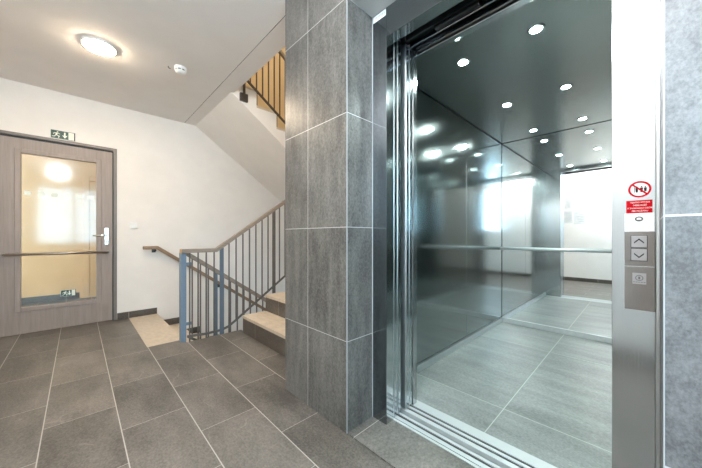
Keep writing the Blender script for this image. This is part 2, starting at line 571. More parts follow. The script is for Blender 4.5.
struct('wall_lower', B(D0 - 0.2, D0 - 0.02, 1.69, NW, -2.0, -0.2), M['plaster'], 'plaster wall under the landing')

# skirting tiles
struct('baseboard_north', B(0.350, D0 + 0.005, NW - 0.010, NW, 0.0, 0.080), M['skirt_tile'], 'dark tile skirting along the north wall')
struct('baseboard_west', B(WW, WW + 0.010, SW, NW, 0.0, 0.080), M['skirt_tile_y'], 'dark tile skirting along the west wall')
bm = bmesh.new()
pts_top = []
for i in range(8):
    z = -RIS * (i + 1)
    x0 = D0 + TRD * i
    box(bm, x0 + (0.0055 if i == 0 else 0), x0 + TRD + 0.012, NW - 0.010, NW, z, z + 0.085 + (RIS if False else 0))
    if i:
        box(bm, x0, x0 + 0.0115, NW - 0.010, NW, z + 0.085, z + RIS + 0.085)
struct('baseboard_stair', bm, M['skirt_tile'], 'dark stepped tile skirting down the stairs')

# landing window in the south wall
win = struct_empty('window_1', ((wx0 + wx1) / 2, SW, wz0), 'white framed landing window in the south wall', 'window')
bm = bmesh.new()
fy0, fy1 = SW - 0.13, SW - 0.07
for a in ((wx0, wx0 + 0.06, wz0, wz1), (wx1 - 0.06, wx1, wz0, wz1), (wx0 + 0.06, wx1 - 0.06, wz0, wz0 + 0.06), (wx0 + 0.06, wx1 - 0.06, wz1 - 0.06, wz1), (-0.10, -0.04, wz0 + 0.06, wz1 - 0.06)):
    box(bm, a[0], a[1], fy0, fy1, a[2], a[3], 0.004)
obj('window_frame', bm, M['white'], win)
obj('pane', B(wx0 + 0.06, -0.10, SW - 0.105, SW - 0.095, wz0 + 0.06, wz1 - 0.06), M['glass'], win)
obj('pane', B(-0.04, wx1 - 0.06, SW - 0.105, SW - 0.095, wz0 + 0.06, wz1 - 0.06), M['glass'], win)

win = struct_empty('added_window_2', (WW, (vy0 + vy1) / 2, vz0), 'white framed window added out of view in the west wall', 'window')  # unseen window, added so daylight reaches the pier and landing
bm = bmesh.new()
fx_0, fx_1 = WW - 0.12, WW - 0.06
vm = (vy0 + vy1) / 2
for a in ((vy0, vy0 + 0.06, vz0, vz1), (vy1 - 0.06, vy1, vz0, vz1), (vy0 + 0.06, vy1 - 0.06, vz0, vz0 + 0.06), (vy0 + 0.06, vy1 - 0.06, vz1 - 0.06, vz1), (vm - 0.03, vm + 0.03, vz0 + 0.06, vz1 - 0.06)):
    box(bm, fx_0, fx_1, a[0], a[1], a[2], a[3], 0.004)
obj('window_frame', bm, M['white'], win)
obj('pane', B(WW - 0.095, WW - 0.085, vy0 + 0.06, vm - 0.03, vz0 + 0.06, vz1 - 0.06), M['glass'], win)
obj('pane', B(WW - 0.095, WW - 0.085, vm + 0.03, vy1 - 0.06, vz0 + 0.06, vz1 - 0.06), M['glass'], win)

# ------------------------------------------------------------------ corridor behind the glazed door
CB = 6.55
struct('floor.003', B(-2.2, 2.2, NW + 0.1505, CB, -0.2, -0.002), M['floor'], 'tiled corridor floor behind the door')
struct('ceiling.003', B(-2.2, 2.2, NW + 0.15, CB, 2.64, 2.75), M['ceil'], 'corridor ceiling behind the door')
struct('wall_corridor', B(-2.2, 2.2, CB, CB + 0.1, -0.1, 2.75), M['cream'], 'cream wall at the back of the corridor')
struct('wall_corridor.001', B(-2.3, -2.2, NW + 0.15, CB + 0.1, -0.1, 2.75), M['cream'], 'cream side wall of the corridor')
struct('wall_corridor.002', B(2.2, 2.3, NW + 0.15, CB + 0.1, -0.1, 2.75), M['cream'], 'cream right wall of the corridor')
struct('baseboard_corridor', B(-2.2, 0.02, CB - 0.01, CB, 0.0, 0.10), M['skirt_tile'], 'dark skirting in the corridor')

def on(px, py, n):
    """Point where the sight line through a pixel meets the plane y = n (used only to size the corridor fittings)."""
    a, b_ = (px - 351) / F_PX, (HY - py) / F_PX
    d = (math.sin(YAW) + a * math.cos(YAW), math.cos(YAW) - a * math.sin(YAW), b_)
    t_ = n / d[1]
    return d[0] * t_, 1.03 + d[2] * t_

# inner corridor door, seen through the glass
d2 = struct_empty('door_2', (0.55, CB, 0), 'pale door in the corridor behind the glass', 'door')
bm = bmesh.new()
box(bm, 0.06, 0.14, CB - 0.03, CB, 0, 2.05, 0.004)
box(bm, 0.96, 1.04, CB - 0.03, CB, 0, 2.05, 0.004)
box(bm, 0.14, 0.96, CB - 0.03, CB, 1.97, 2.05, 0.004)
obj('door_frame', bm, M['cream'], d2)
bm = bmesh.new()
box(bm, 0.14, 0.96, CB - 0.018, CB - 0.001, 0, 1.97)
for z in (0.55, 1.1, 1.6):
    box(bm, 0.20, 0.90, CB - 0.024, CB - 0.017, z, z + 0.06, 0.002)
obj('door_leaf', bm, M['cream'], d2)
# lamp in the corridor
x_, z_ = on(82, 167, 5.6)
cl = thing('ceiling_lamp', 'small round lamp on the corridor ceiling seen through the door glass', 'lamp', (0.12, 5.45, 2.64), 'round ceiling lamps')
bm = bmesh.new()
lathe(bm, 0.12, 5.45, [(0.15, 2.64), (0.15, 2.62), (0.14, 2.615)])
obj('rim', bm, M['white'], cl)
bm = bmesh.new()
lathe(bm, 0.12, 5.45, [(0.14, 2.617), (0.12, 2.595), (0.06, 2.582), (0, 2.58)])
obj('diffuser', bm, M['corridor_glow'], cl)

# ------------------------------------------------------------------ glazed door
dr = struct_empty('door_1', (-0.135, NW, 0), 'grey oak door with a tall glass panel and push bar', 'door')
fx0, fx1 = -0.618, 0.348
bm = bmesh.new()
yf = NW - 0.012
box(bm, fx1 - 0.032, fx1, yf, NW + 0.14, 0.0, 2.112, 0.003)
box(bm, fx0, fx0 + 0.032, yf, NW + 0.14, 0.0, 2.112, 0.003)
box(bm, fx0 + 0.032, fx1 - 0.032, yf, NW + 0.14, 2.080, 2.112, 0.003)
obj('door_frame', bm, M['frame_paint'], dr)
bm = bmesh.new()   # dark rebate seal between frame and leaf
box(bm, fx1 - 0.042, fx1 - 0.032, NW + 0.012, NW + 0.05, 0.0, 2.080)
box(bm, fx0 + 0.032, fx0 + 0.042, NW + 0.012, NW + 0.05, 0.0, 2.080)
box(bm, fx0 + 0.042, fx1 - 0.042, NW + 0.012, NW + 0.05, 2.062, 2.080)
obj('seal', bm, M['black'], dr)
lx0, lx1 = fx0 + 0.042, fx1 - 0.042
gx0, gx1, gz0, gz1 = -0.428, 0.158, 0.285, 1.908
y0, y1 = NW + 0.004, NW + 0.046
bm = bmesh.new()
box(bm, lx0, gx0 - 0.001, y0, y1, 0.008, 2.060, 0.002)
box(bm, gx1 + 0.001, lx1, y0, y1, 0.008, 2.060, 0.002)
box(bm, gx0 - 0.001, gx1 + 0.001, y0, y1, 0.008, gz0 - 0.001)
box(bm, gx0 - 0.001, gx1 + 0.001, y0, y1, gz1 + 0.001, 2.060)
leaf = obj('door_leaf', bm, M['door'], dr)
bm = bmesh.new()   # glazing bead
w = 0.045
for a in ((gx0 - w, gx0, gz0 - w, gz1 + w), (gx1, gx1 + w, gz0 - w, gz1 + w), (gx0, gx1, gz0 - w, gz0), (gx0, gx1, gz1, gz1 + w)):
    box(bm, a[0], a[1], NW - 0.008, NW + 0.006, a[2], a[3], 0.004)
obj('glazing_bead', bm, M['door'], dr)
obj('glass_pane', B(gx0, gx1, NW + 0.022, NW + 0.030, gz0, gz1), M['glass'], dr)
for i in range(6):   # safety marks on the glass
    x = -0.385 + i * 0.099
    obj('safety_mark', B(x - 0.024, x + 0.024, NW + 0.0215, NW + 0.0219, 1.472, 1.515), M['glow_white'], dr)
bm = bmesh.new()
pz = 0.845
tube(bm, [(-0.540, NW - 0.002, pz), (-0.540, NW - 0.045, pz), (-0.520, NW - 0.066, pz), (0.240, NW - 0.066, pz), (0.260, NW - 0.045, pz), (0.260, NW - 0.002, pz)], 0.0135, 14)
pb = obj('push_bar', bm, M['bar_metal'], dr)
for x in (-0.540, 0.260):
    bm = bmesh.new()
    tube(bm, [(x, NW + 0.003, pz), (x, NW - 0.008, pz)], 0.024, 20)
    obj('flange', bm, M['bar_metal'], pb)
plate = obj('handle_plate', B(0.232, 0.270, NW - 0.006, NW + 0.005, 0.93, 1.135, 0.004), M['chrome'], dr)
bm = bmesh.new()
tube(bm, [(0.251, NW - 0.004, 1.045), (0.251, NW - 0.050, 1.045), (0.240, NW - 0.056, 1.045), (0.125, NW - 0.056, 1.043)], 0.0095, 12)
obj('lever', bm, M['chrome'], plate)
bm = bmesh.new()
tube(bm, [(0.251, NW - 0.0058, 0.965), (0.251, NW - 0.012, 0.965)], 0.010, 14)
obj('keyhole', bm, M['black'], plate)

def running_man(bm, ox, oy, oz, s, y):
    """The escape pictogram, laid in the wall plane; s is its height."""
    def P(pts):
        prism(bm, [(ox + a * s, oz + b_ * s) for a, b_ in pts], 'y', y - 0.0006, y)
    hd = [(0.62 + 0.09 * math.cos(k * math.pi / 5), 0.86 + 0.09 * math.sin(k * math.pi / 5)) for k in range(10)]
    P(hd)
    P([(0.38, 0.36), (0.54, 0.32), (0.64, 0.68), (0.50, 0.76), (0.42, 0.70)])      # torso
    P([(0.58, 0.70), (0.64, 0.62), (0.86, 0.56), (0.88, 0.64)])                    # front arm
    P([(0.48, 0.76), (0.22, 0.70), (0.12, 0.50), (0.20, 0.47), (0.28, 0.62), (0.46, 0.66)])  # rear arm
    P([(0.42, 0.38), (0.54, 0.32), (0.72, 0.24), (0.66, 0.02), (0.76, 0.0), (0.86, 0.28), (0.56, 0.44)])  # front leg
    P([(0.38, 0.40), (0.48, 0.34), (0.30, 0.10), (0.02, 0.10), (0.02, 0.18), (0.26, 0.20)])  # rear leg

def exit_sign(label, x0, x1, z0, z1, y, proud, group):
    t = thing('exit_sign', label, 'sign', ((x0 + x1) / 2, y, z0), group)
    W, Hh = x1 - x0, z1 - z0
    obj('backing', B(x0, x1, y - proud, y, z0, z1, min(0.0015, proud * 0.3)), M['glow_white'], t)
    yy = y - proud
    obj('green_panel', B(x0 + 0.002, x0 + W * 0.72, yy - 0.0008, yy, z0 + 0.002, z1 - 0.002), M['green'], t)
    obj('edge_strip', B(x1 - W * 0.045, x1, yy - 0.0008, yy, z0, z1), M['ink'], t)
    for za, zb_ in ((z1 - Hh * 0.05, z1), (z0, z0 + Hh * 0.05)):
        obj('border', B(x0 + W * 0.72, x1 - W * 0.045, yy - 0.0008, yy, za, zb_), M['grey_ink'], t)
    bm = bmesh.new()
    running_man(bm, x0 + W * 0.05, 0, z0 + Hh * 0.12, Hh * 0.78, yy - 0.0008)
    obj('running_figure', bm, M['glow_white'], t)
    bm = bmesh.new()
    cx, s = x0 + W * 0.57, Hh * 0.75
    prism(bm, [(cx - s * 0.09, z0 + Hh * 0.85), (cx - s * 0.09, z0 + Hh * 0.45), (cx - s * 0.32, z0 + Hh * 0.50), (cx, z0 + Hh * 0.14), (cx + s * 0.32, z0 + Hh * 0.50), (cx + s * 0.09, z0 + Hh * 0.45), (cx + s * 0.09, z0 + Hh * 0.85)], 'y', yy - 0.0014, yy - 0.0008)
    obj('arrow', bm, M['glow_white'], t)
    return t

exit_sign('green exit sign with running figure on the wall above the door', -0.216, -0.022, 2.120, 2.212, NW, 0.006, 'exit signs')
exit_sign('small green exit sign low on the glass pane of the door', -0.139, -0.016, 0.352, 0.425, NW + 0.022, 0.002, 'exit signs')

# ------------------------------------------------------------------ switch, lamp, detector
sw = thing('light_switch', 'white light switch on the wall right of the door', 'switch', (0.515, NW, 1.17))
obj('cover_plate', B(0.475, 0.557, NW - 0.009, NW, 1.130, 1.212, 0.003), M['white'], sw)
obj('rocker', B(0.488, 0.544, NW - 0.014, NW - 0.009, 1.143, 1.199, 0.002), M['white'], sw)

hl = thing('ceiling_lamp', 'bright round flush lamp on the landing ceiling', 'lamp', (0.13, 3.10, CEIL), 'round ceiling lamps')
bm = bmesh.new()
lathe(bm, 0.130, 3.19, [(0.112, CEIL), (0.112, CEIL - 0.019), (0.107, CEIL - 0.021), (0.105, CEIL - 0.017)], 48)
obj('rim', bm, M['white'], hl)
bm = bmesh.new()
lathe(bm, 0.130, 3.19, [(0.1065, CEIL - 0.018), (0.098, CEIL - 0.028), (0.07, CEIL - 0.037), (0.04, CEIL - 0.041), (0, CEIL - 0.042)], 48)
obj('diffuser', bm, M['lamp_glow'], hl)

sd = thing('smoke_detector', 'white round smoke detector on the ceiling beside the lamp', 'detector', (0.705, 3.075, CEIL))
bm = bmesh.new()
lathe(bm, 0.705, 3.075, [(0.052, CEIL), (0.052, CEIL - 0.016), (0.046, CEIL - 0.022), (0.046, CEIL - 0.024)], 32)
obj('base', bm, M['white'], sd)
bm = bmesh.new()
lathe(bm, 0.705, 3.075, [(0.044, CEIL - 0.023), (0.042, CEIL - 0.036)], 32)
obj('vent_ring', bm, M['black'], sd)
for k in range(8):
    a = k * math.pi / 4
    bm = bmesh.new()
    tube(bm, [(0.705 + 0.046 * math.cos(a), 3.075 + 0.046 * math.sin(a), CEIL - 0.021), (0.705 + 0.044 * math.cos(a), 3.075 + 0.044 * math.sin(a), CEIL - 0.040)], 0.006, 8)
    obj('rib', bm, M['white'], sd)
bm = bmesh.new()
lathe(bm, 0.705, 3.075, [(0.046, CEIL - 0.034), (0.044, CEIL - 0.044), (0.028, CEIL - 0.054), (0, CEIL - 0.056)], 32)
obj('cap', bm, M['white'], sd)
an = thing('ceiling_hook', 'tiny dark hook in the ceiling beside the smoke detector', 'hook', (0.615, 3.12, CEIL))
bm = bmesh.new()
tube(bm, [(0.615, 3.12, CEIL), (0.615, 3.12, CEIL - 0.012), (0.622, 3.12, CEIL - 0.018), (0.634, 3.12, CEIL - 0.018)], 0.004, 8)
obj('hook', bm, M['rail_grey'], an)

# ------------------------------------------------------------------ staircases
def flight(name, label, profile_body, n0, n1, steps, cat='staircase', loc=(0, 0, 0), direction=1):
    t = thing(name, label, cat, loc)
    bm = bmesh.new()
    prism(bm, profile_body, 'y', n0, n1)
    obj('flight_slab', bm, M['plaster'], t)
    return t

# up flight: east on the south side
n = 8
body = [(S0 + 0.012, 0.0)]
for i in range(n):
    z = RIS * (i + 1) - 0.03
    body.append((S0 + 0.012 + TRD * i, z))
    body.append((S0 + 0.012 + TRD * (i + 1) if i < n - 1 else EW - 0.005, z))
body += [(EW - 0.005, 1.20), (S0 + TRD * 7 + 0.20, 1.20), (S0 + 0.40, 0.0)]
up = flight('staircase', 'lower staircase of beige treads and dark risers climbing behind the tiled pillar', body, 1.695, 2.99, n, loc=(S0, 2.3, 0))
for i in range(n):
    x = S0 + TRD * i
    z = RIS * (i + 1)
    obj('riser', B(x, x + 0.012, 1.696, 2.99, RIS * i, z - 0.03), M['riser'], up)
    if i < n - 1:
        obj('tread', B(x - 0.006, x + TRD + 0.010, 1.696, 2.992, z - 0.03, z, 0.002), M['tread'], up)
    else:
        obj('tread', B(x - 0.006, x + 0.28, 1.696, 2.992, z - 0.03, z, 0.002), M['tread'], up)

# down flight: east on the north side; its first tread is the beige strip in the landing
body = [(D0 - 0.012, -0.03)]
for i in range(n):
    z = -RIS * (i + 1) - 0.03
    body.append((D0 - 0.012 + TRD * i, z))
    body.append((D0 - 0.012 + TRD * (i + 1) if i < n - 1 else EW - 0.005, z))
body += [(EW - 0.005, -1.70), (D0 + TRD * 7, -1.70), (D0 - 0.012, -0.30)]
dn = flight('staircase', 'descending staircase starting at the beige strip by the white wall', body, 3.205, NW - 0.011, n, loc=(D0, 3.87, 0))
obj('tread', B(D0 - 0.294, D0 + 0.006, 3.205, NW - 0.011, -0.03, 0.0005, 0.001), M['tread'], dn)
for i in range(n):
    x = D0 + TRD * i
    z = -RIS * (i + 1)
    obj('riser', B(x - 0.012, x, 3.207, NW - 0.011, z, z + RIS - 0.03), M['riser'], dn)
    obj('tread', B(x - 0.010, x + (TRD if i < 7 else 0.3) + 0.006, 3.205, NW - 0.011, z - 0.03, z, 0.002), M['tread'], dn)

# upper flight: from the half landing back west to the upper floor
top = S0 - 0.013
def sof(x):
    return CEIL - (RIS / TRD) * (x - 1.232)
body = [(1.232, CEIL), (1.232, UP - 0.03), (top + 0.0, UP - 0.03)]
for i in range(n):
    z = UP - RIS * (i + 1) - 0.03
    x0 = top + TRD * i
    body.append((x0, z))
    if i < n - 1:
        body.append((x0 + TRD, z))
body += [(3.35, 1.45), (3.35, sof(3.35) + 0.0)]
uf = flight('staircase', 'overhead staircase with white soffit rising to the upper floor', body, 3.19, NW - 0.001, n, loc=(2.2, 3.87, CEIL))
for i in range(n):
    z = UP - RIS * (i + 1)
    x0 = top + TRD * i
    obj('riser', B(x0, x0 + 0.012, 3.192, NW - 0.002, z, z + RIS - 0.03), M['riser'], uf)
    if i < n - 1:
        obj('tread', B(x0, x0 + TRD + 0.006, 3.192, NW - 0.002, z - 0.03, z, 0.002), M['tread'], uf)
struct('floor.004', B(3.36, EW, 2.99, NW, 1.24, 1.478), M['plaster'], 'half landing slab between the flights')

# ------------------------------------------------------------------ railings
K = RIS / TRD
def bar_bm(x, y, z0, z1, r):
    bm = bmesh.new()
    box(bm, x - r, x + r, y - r, y + r, z0, z1)
    return bm

def bent_bar(pts, hw, hh, y):
    """A flat bar following (x,z) points, hw half width north-south, hh half height, mitred at its bends."""
    bm = bmesh.new()
    rings = []
    for i, (x, z) in enumerate(pts):
        ds = []
        if i > 0:
            ds.append(Vector((x - pts[i - 1][0], z - pts[i - 1][1])).normalized())
        if i < len(pts) - 1:
            ds.append(Vector((pts[i + 1][0] - x, pts[i + 1][1] - z)).normalized())
        d = sum(ds, Vector((0, 0))).normalized()
        nrm = Vector((-d.y, d.x)) * (hh / max(0.5, d.dot(ds[0])))
        rings.append([bm.verts.new((x + nrm.x * s, y + w_ * hw, z + nrm.y * s)) for s, w_ in ((1, -1), (1, 1), (-1, 1), (-1, -1))])
    for a, b_ in zip(rings, rings[1:]):
        for q in range(4):
            bm.faces.new((a[q], a[(q + 1) % 4], b_[(q + 1) % 4], b_[q]))
    bm.faces.new(rings[0][::-1])
    bm.faces.new(rings[-1])
    bmesh.ops.recalc_face_normals(bm, faces=bm.faces[:])
    bmesh.ops.bevel(bm, geom=bm.edges[:], offset=min(hw, hh) * 0.25, segments=2, affect='EDGES', profile=0.5)
    return bm

# A: landing and up flight
YA = 3.125
ra = thing('stair_railing', 'grey railing with blue newel post on the landing edge rising with the stairs', 'railing', (D0, YA, 0))
zf = 0.888
bend = 1.045
xe = 3.2
obj('handrail', bent_bar([(0.722, zf), (bend, zf), (xe, zf + K * (xe - bend))], 0.022, 0.020, YA), M['rail_wood'], ra)
obj('handrail_end', B(0.714, 0.7235, YA - 0.022, YA + 0.022, zf - 0.020, zf + 0.020, 0.002), M['oak_end'], ra, 'orange-brown end of the handrail')
newel = obj('newel_post', B(0.722, 0.768, YA - 0.002, YA + 0.072, -0.18, zf - 0.018, 0.003), M['blue_paint'], ra, 'blue newel post')
for z in (0.76, 0.17):
    obj('bracket', B(0.767, 0.812, YA - 0.004, YA + 0.004, z - 0.015, z + 0.015, 0.002), M['blue_paint'], newel)
low = [(0.775, 0.045), (0.95, 0.032), (1.10, 0.036), (1.17, 0.056), (1.24, 0.099), (xe, 0.099 + 0.695 * (xe - 1.24))]
obj('bottom_rail', bent_bar(low, 0.005, 0.012, YA), M['rail_grey'], ra)
def topA(x):
    return zf - 0.015 + max(0.0, K * (x - bend))
def lowA(x):
    for (a, b_), (c, d) in zip(low, low[1:]):
        if x <= c:
            return b_ + (d - b_) * (x - a) / (c - a)
    return low[-1][1]
k = 0
x = 0.797
while x < 3.15:
    pos = k
    if pos in (4, 12, 20, 28):
        obj('support_post', B(x - 0.020, x + 0.020, YA - 0.006, YA + 0.006, min(-0.15, 0) if x < S0 else lowA(x) - 0.14, topA(x), 0.001), M['slate_paint'] if k == 4 else M['rail_grey'], ra)
    else:
        z0 = -0.15 if x < S0 - 0.02 else lowA(x) - 0.005
        obj('baluster', bar_bm(x, YA, z0, topA(x), 0.006), M['rail_grey'], ra)
    k += 1
    x += 0.0765

# B: down flight
YB = 3.185
rb = thing('stair_railing', 'grey railing sloping down from the blue newel post along the descending stairs', 'railing', (D0, YB, 0))
zb = 0.870
xb = 2.7
obj('handrail', bent_bar([(0.770, zb), (xb, zb - K * (xb - 0.770))], 0.020, 0.020, YB), M['rail_wood'], rb)
obj('bottom_rail', bent_bar([(0.800, 0.02), (xb, 0.02 - K * (xb - 0.800))], 0.005, 0.012, YB), M['rail_grey'], rb)
k = 0
x = 0.835
while x < 2.65:
    zt = zb - K * (x - 0.770) - 0.01
    zl = 0.02 - K * (x - 0.800)
    if k in (3, 13, 23):
        p = obj('support_post', B(x - 0.016, x + 0.016, YB - 0.006, YB + 0.006, zl - 0.15, zt, 0.001), M['slate_paint'], rb)
    else:
        obj('baluster', bar_bm(x, YB, zl, zt, 0.006), M['rail_grey'], rb)
    k += 1
    x += 0.0765

# C: upper flight, its south side
YC = 3.165
rc = thing('stair_railing', 'dark railing of the overhead staircase against the ochre wall', 'railing', (1.5, YC, 2.8))
def lowC(x):
    return 2.81 - K * (x - 1.42)
obj('handrail', bent_bar([(1.30, lowC(1.30) + 0.82), (3.0, lowC(3.0) + 0.82)], 0.020, 0.020, YC), M['rail_wood'], rc)
obj('bottom_rail', bent_bar([(1.33, lowC(1.33)), (3.0, lowC(3.0))], 0.006, 0.014, YC), M['rail_dark'], rc)
for k in range(20):
    x = 1.36 + 0.0765 * k
    obj('baluster', bar_bm(x, YC, lowC(x), lowC(x) + 0.81, 0.006), M['rail_dark'], rc)
for x, z0, z1 in ((1.365, 2.575, 2.735), (2.02, 2.10, 2.26)):
    obj('mounting_plate', B(x - 0.045, x + 0.045, YC - 0.004, 3.1895, z0, z0 + 0.09, 0.003), M['rail_dark'], rc)
    obj('support_post', B(x - 0.012, x + 0.012, YC - 0.007, YC + 0.007, z0 + 0.02, lowC(x) + 0.01), M['rail_dark'], rc)

# wall handrail on the north wall
wr = thing('wall_handrail', 'brown wooden handrail on the white wall beside the descending stairs', 'handrail', (1.2, NW, 0.6))
YW = 4.46
zr = 0.884
obj('rail', bent_bar([(0.600, zr), (0.755, zr), (2.9, zr - (K + 0.01) * (2.9 - 0.755))], 0.021, 0.021, YW), M['wall_wood'], wr)
for x in (0.725, 1.55, 2.4):
    zz = zr - max(0, (K + 0.01) * (x - 0.755)) - 0.02
    bm = bmesh.new()
    box(bm, x - 0.018, x + 0.018, YW - 0.012, YW + 0.012, zz - 0.028, zz + 0.003, 0.002)
    tube(bm, [(x, YW + 0.005, zz - 0.020), (x, NW - 0.003, zz - 0.020)], 0.009, 10)
    box(bm, x - 0.022, x + 0.022, NW - 0.005, NW, zz - 0.045, zz + 0.005, 0.001)
    obj('bracket', bm, M['dark_metal'], wr)

# ------------------------------------------------------------------ lift entrance
ent = thing('elevator_entrance', 'polished steel frame and sill around the open lift doorway', 'door frame', (FE, 0.52, 0))
JL0, JL1 = 0.977, 1.077     # left jamb
JR0, JR1 = -0.0325, 0.069   # right jamb
OZ = 2.123
bm = bmesh.new()
box(bm, FE, FE + 0.004, JL0, JL1, 0.0, 2.283, 0.0008)
obj('left_jamb', bm, M['dark_steel'], ent)
obj('left_reveal', B(FE + 0.0042, 1.278, JL0, JL1, 0.0, 2.283, 0.0008), M['steel_jamb'], ent)
obj('right_jamb', B(FE, 1.278, JR0 + 0.007, JR1, 0.0, 2.283, 0.001), M['steel_frame'], ent)
obj('edge_trim', B(FE - 0.006, FE + 0.05, JR0 - 0.001, JR0 + 0.0062, 0.0, 2.283, 0.001), M['steel_door'], ent)
obj('header', B(FE, FE + 0.004, JR1 + 0.0005, JL0 - 0.0005, OZ, 2.283, 0.0008), M['dark_steel'], ent)
obj('header_reveal', B(FE + 0.0042, 1.278, JR1 + 0.0005, JL0 - 0.0005, OZ, 2.283, 0.0008), M['steel_jamb'], ent)

def sill(x0, x1, grooves, n1=1.19):
    bm = bmesh.new()
    xs = [x0]
    for a, b_ in grooves:
        xs += [a, b_]
    xs.append(x1)
    pts = []
    for i, xx in enumerate(xs):
        if i == 0 or i == len(xs) - 1:
            pts.append((xx, 0.001))
        elif i % 2 == 1:
            pts += [(xx, 0.001), (xx, -0.012)]
        else:
            pts += [(xx, -0.012), (xx, 0.001)]
    pts += [(x1, -0.05), (x0, -0.05)]
    prism(bm, pts, 'y', 0.05, n1)
    return bm
obj('sill', sill(1.276, 1.356, [(1.291, 1.297), (1.321, 1.339)], 1.30), M['steel_sill'], ent)
for a, b_ in ((1.2912, 1.2968), (1.3212, 1.3388)):
    obj('groove_shade', B(a, b_, 0.05, 1.30, -0.0118, -0.0040), M['black'], ent)  # black strip in the groove bottom paints in its shade

def door_panel(label, x0, x1, n0, n1, grp):
    t = thing('sliding_door_panel', label, 'sliding door', ((x0 + x1) / 2, (n0 + n1) / 2, 0.004), grp)
    obj('panel', B(x0, x1, n0, n1, 0.008, 2.18, 0.003), M['steel_door'], t)
    obj('edge_strip', B(x0 + 0.006, x1 - 0.006, n0 - 0.004, n0 + 0.001, 0.008, 2.16, 0.001), M['steel_jamb'], t)
    return t
G = 'telescopic lift door panels'
door_panel('outer landing door panel slid open at the left jamb, nearest the hall', 1.280, 1.314, 0.981, 1.30, G)
door_panel('inner landing door panel slid open behind the outermost one', 1.319, 1.356, 0.984, 1.30, G)
door_panel('outer car door panel slid open just past the dark gap', 1.398, 1.432, 0.981, 1.30, G)
door_panel('inner car door panel slid open nearest the car interior', 1.437, 1.468, 0.984, 1.30, G)

op = thing('door_operator', 'dark door track assembly above the open lift doorway', 'door mechanism', (1.38, 0.55, 2.2))
obj('landing_housing', B(1.285, 1.375, -0.28, 1.33, 2.255, 2.42, 0.002), M['black'], op)
obj('track', B(1.286, 1.300, 0.0, 0.975, 2.165, 2.256, 0.001), M['steel_frame'], op)
obj('track', B(1.322, 1.344, 0.0, 0.975, 2.175, 2.256, 0.001), M['steel_frame'], op)
obj('car_housing', B(1.388, 1.472, -0.28, 1.30, 2.215, 2.40, 0.002), M['dark_metal'], op)
obj('belt_rail', B(1.392, 1.404, 0.0, 0.975, 2.185, 2.216, 0.001), M['dark_metal'], op)
obj('track', B(1.436, 1.444, 0.0, 0.975, 2.165, 2.216, 0.001), M['steel_frame'], op)
obj('guide_block', B(1.405, 1.436, 0.56, 0.80, 2.172, 2.216, 0.003), M['black'], op)

# ------------------------------------------------------------------ lift car
CN, CS, CW, CE, CZ = 1.195, 0.020, 1.472, 3.707, 2.158
car = thing('elevator_car', 'open lift car lined in steel with a full height mirror', 'elevator car', (2.6, 0.6, 0))
obj('floor_panel', B(1.536, CE + 0.02, CS, CN, -0.06, 0.0), M['car_floor'], car)
obj('car_sill', sill(1.390, 1.5355, [(1.417, 1.434), (1.452, 1.469)]), M['steel_sill'], car)
for a, b_ in ((1.4172, 1.4338), (1.4522, 1.4688)):
    obj('groove_shade', B(a, b_, 0.05, 1.19, -0.0118, -0.0040), M['black'], car)  # black strips again stand in for shade in the car sill grooves
obj('floor_edge', B(1.390, CE + 0.03, CS - 0.03, CN + 0.03, -0.12, -0.062), M['dark_metal'], car)
for nn, s in ((CN, 1), (CS, -1)):
    a, b_ = (nn, nn + 0.03) if s > 0 else (nn - 0.03, nn)
    obj('wall_panel', B(1.512, 2.7165, a, b_, 0.058, CZ - 0.008, 0.0012), M['steel_wall'], car)
    obj('wall_panel', B(2.7195, CE - 0.014, a, b_, 0.058, CZ - 0.008, 0.0012), M['steel_wall'], car)
    obj('wall_seam', B(2.7155, 2.7205, a + (0.004 if s > 0 else 0), b_ - (0.004 if s < 0 else 0), 0.058, CZ - 0.008), M['chrome'], car)
    c, d = (nn - 0.012, nn + 0.02) if s > 0 else (nn - 0.02, nn + 0.012)
    obj('skirting', B(1.512, CE - 0.004, c, d, 0.0, 0.050, 0.002), M['steel_door'], car)
    e, f_ = (nn + 0.012, nn + 0.035) if s > 0 else (nn - 0.035, nn - 0.012)
    obj('shell', B(1.50, CE + 0.03, e, f_, -0.05, CZ + 0.02), M['black'], car)
obj('mirror', B(CE, CE + 0.02, CS + 0.002, CN - 0.002, 0.052, CZ - 0.004), M['mirror'], car)
obj('rear_skirting', B(CE - 0.016, CE + 0.02, CS, CN, 0.0, 0.050, 0.002), M['steel_sill'], car)
obj('rear_shell', B(CE + 0.022, CE + 0.04, CS - 0.03, CN + 0.03, -0.05, CZ + 0.02), M['black'], car)
obj('ceiling_panel', B(1.553, CE - 0.003, CS + 0.004, CN - 0.004, CZ, CZ + 0.02, 0.001), M['steel_ceil'], car)
obj('roof', B(1.49, CE + 0.04, CS - 0.035, CN + 0.035, CZ + 0.022, CZ + 0.05), M['black'], car)
obj('front_return', B(CW, 1.512, JL0, CN + 0.03, 0.0, CZ + 0.02, 0.0015), M['steel_frame'], car)
obj('front_return', B(CW, 1.512, CS - 0.03, JR1 + 0.004, 0.0, CZ + 0.02, 0.0015), M['steel_frame'], car)
obj('lintel', B(1.470, 1.512, JR1 + 0.004, JL0, 2.120, 2.172, 0.0015), M['steel_frame'], car)
obj('lintel_return', B(1.513, 1.538, CS, CN, 2.156, 2.176, 0.0015), M['steel_ceil'], car)
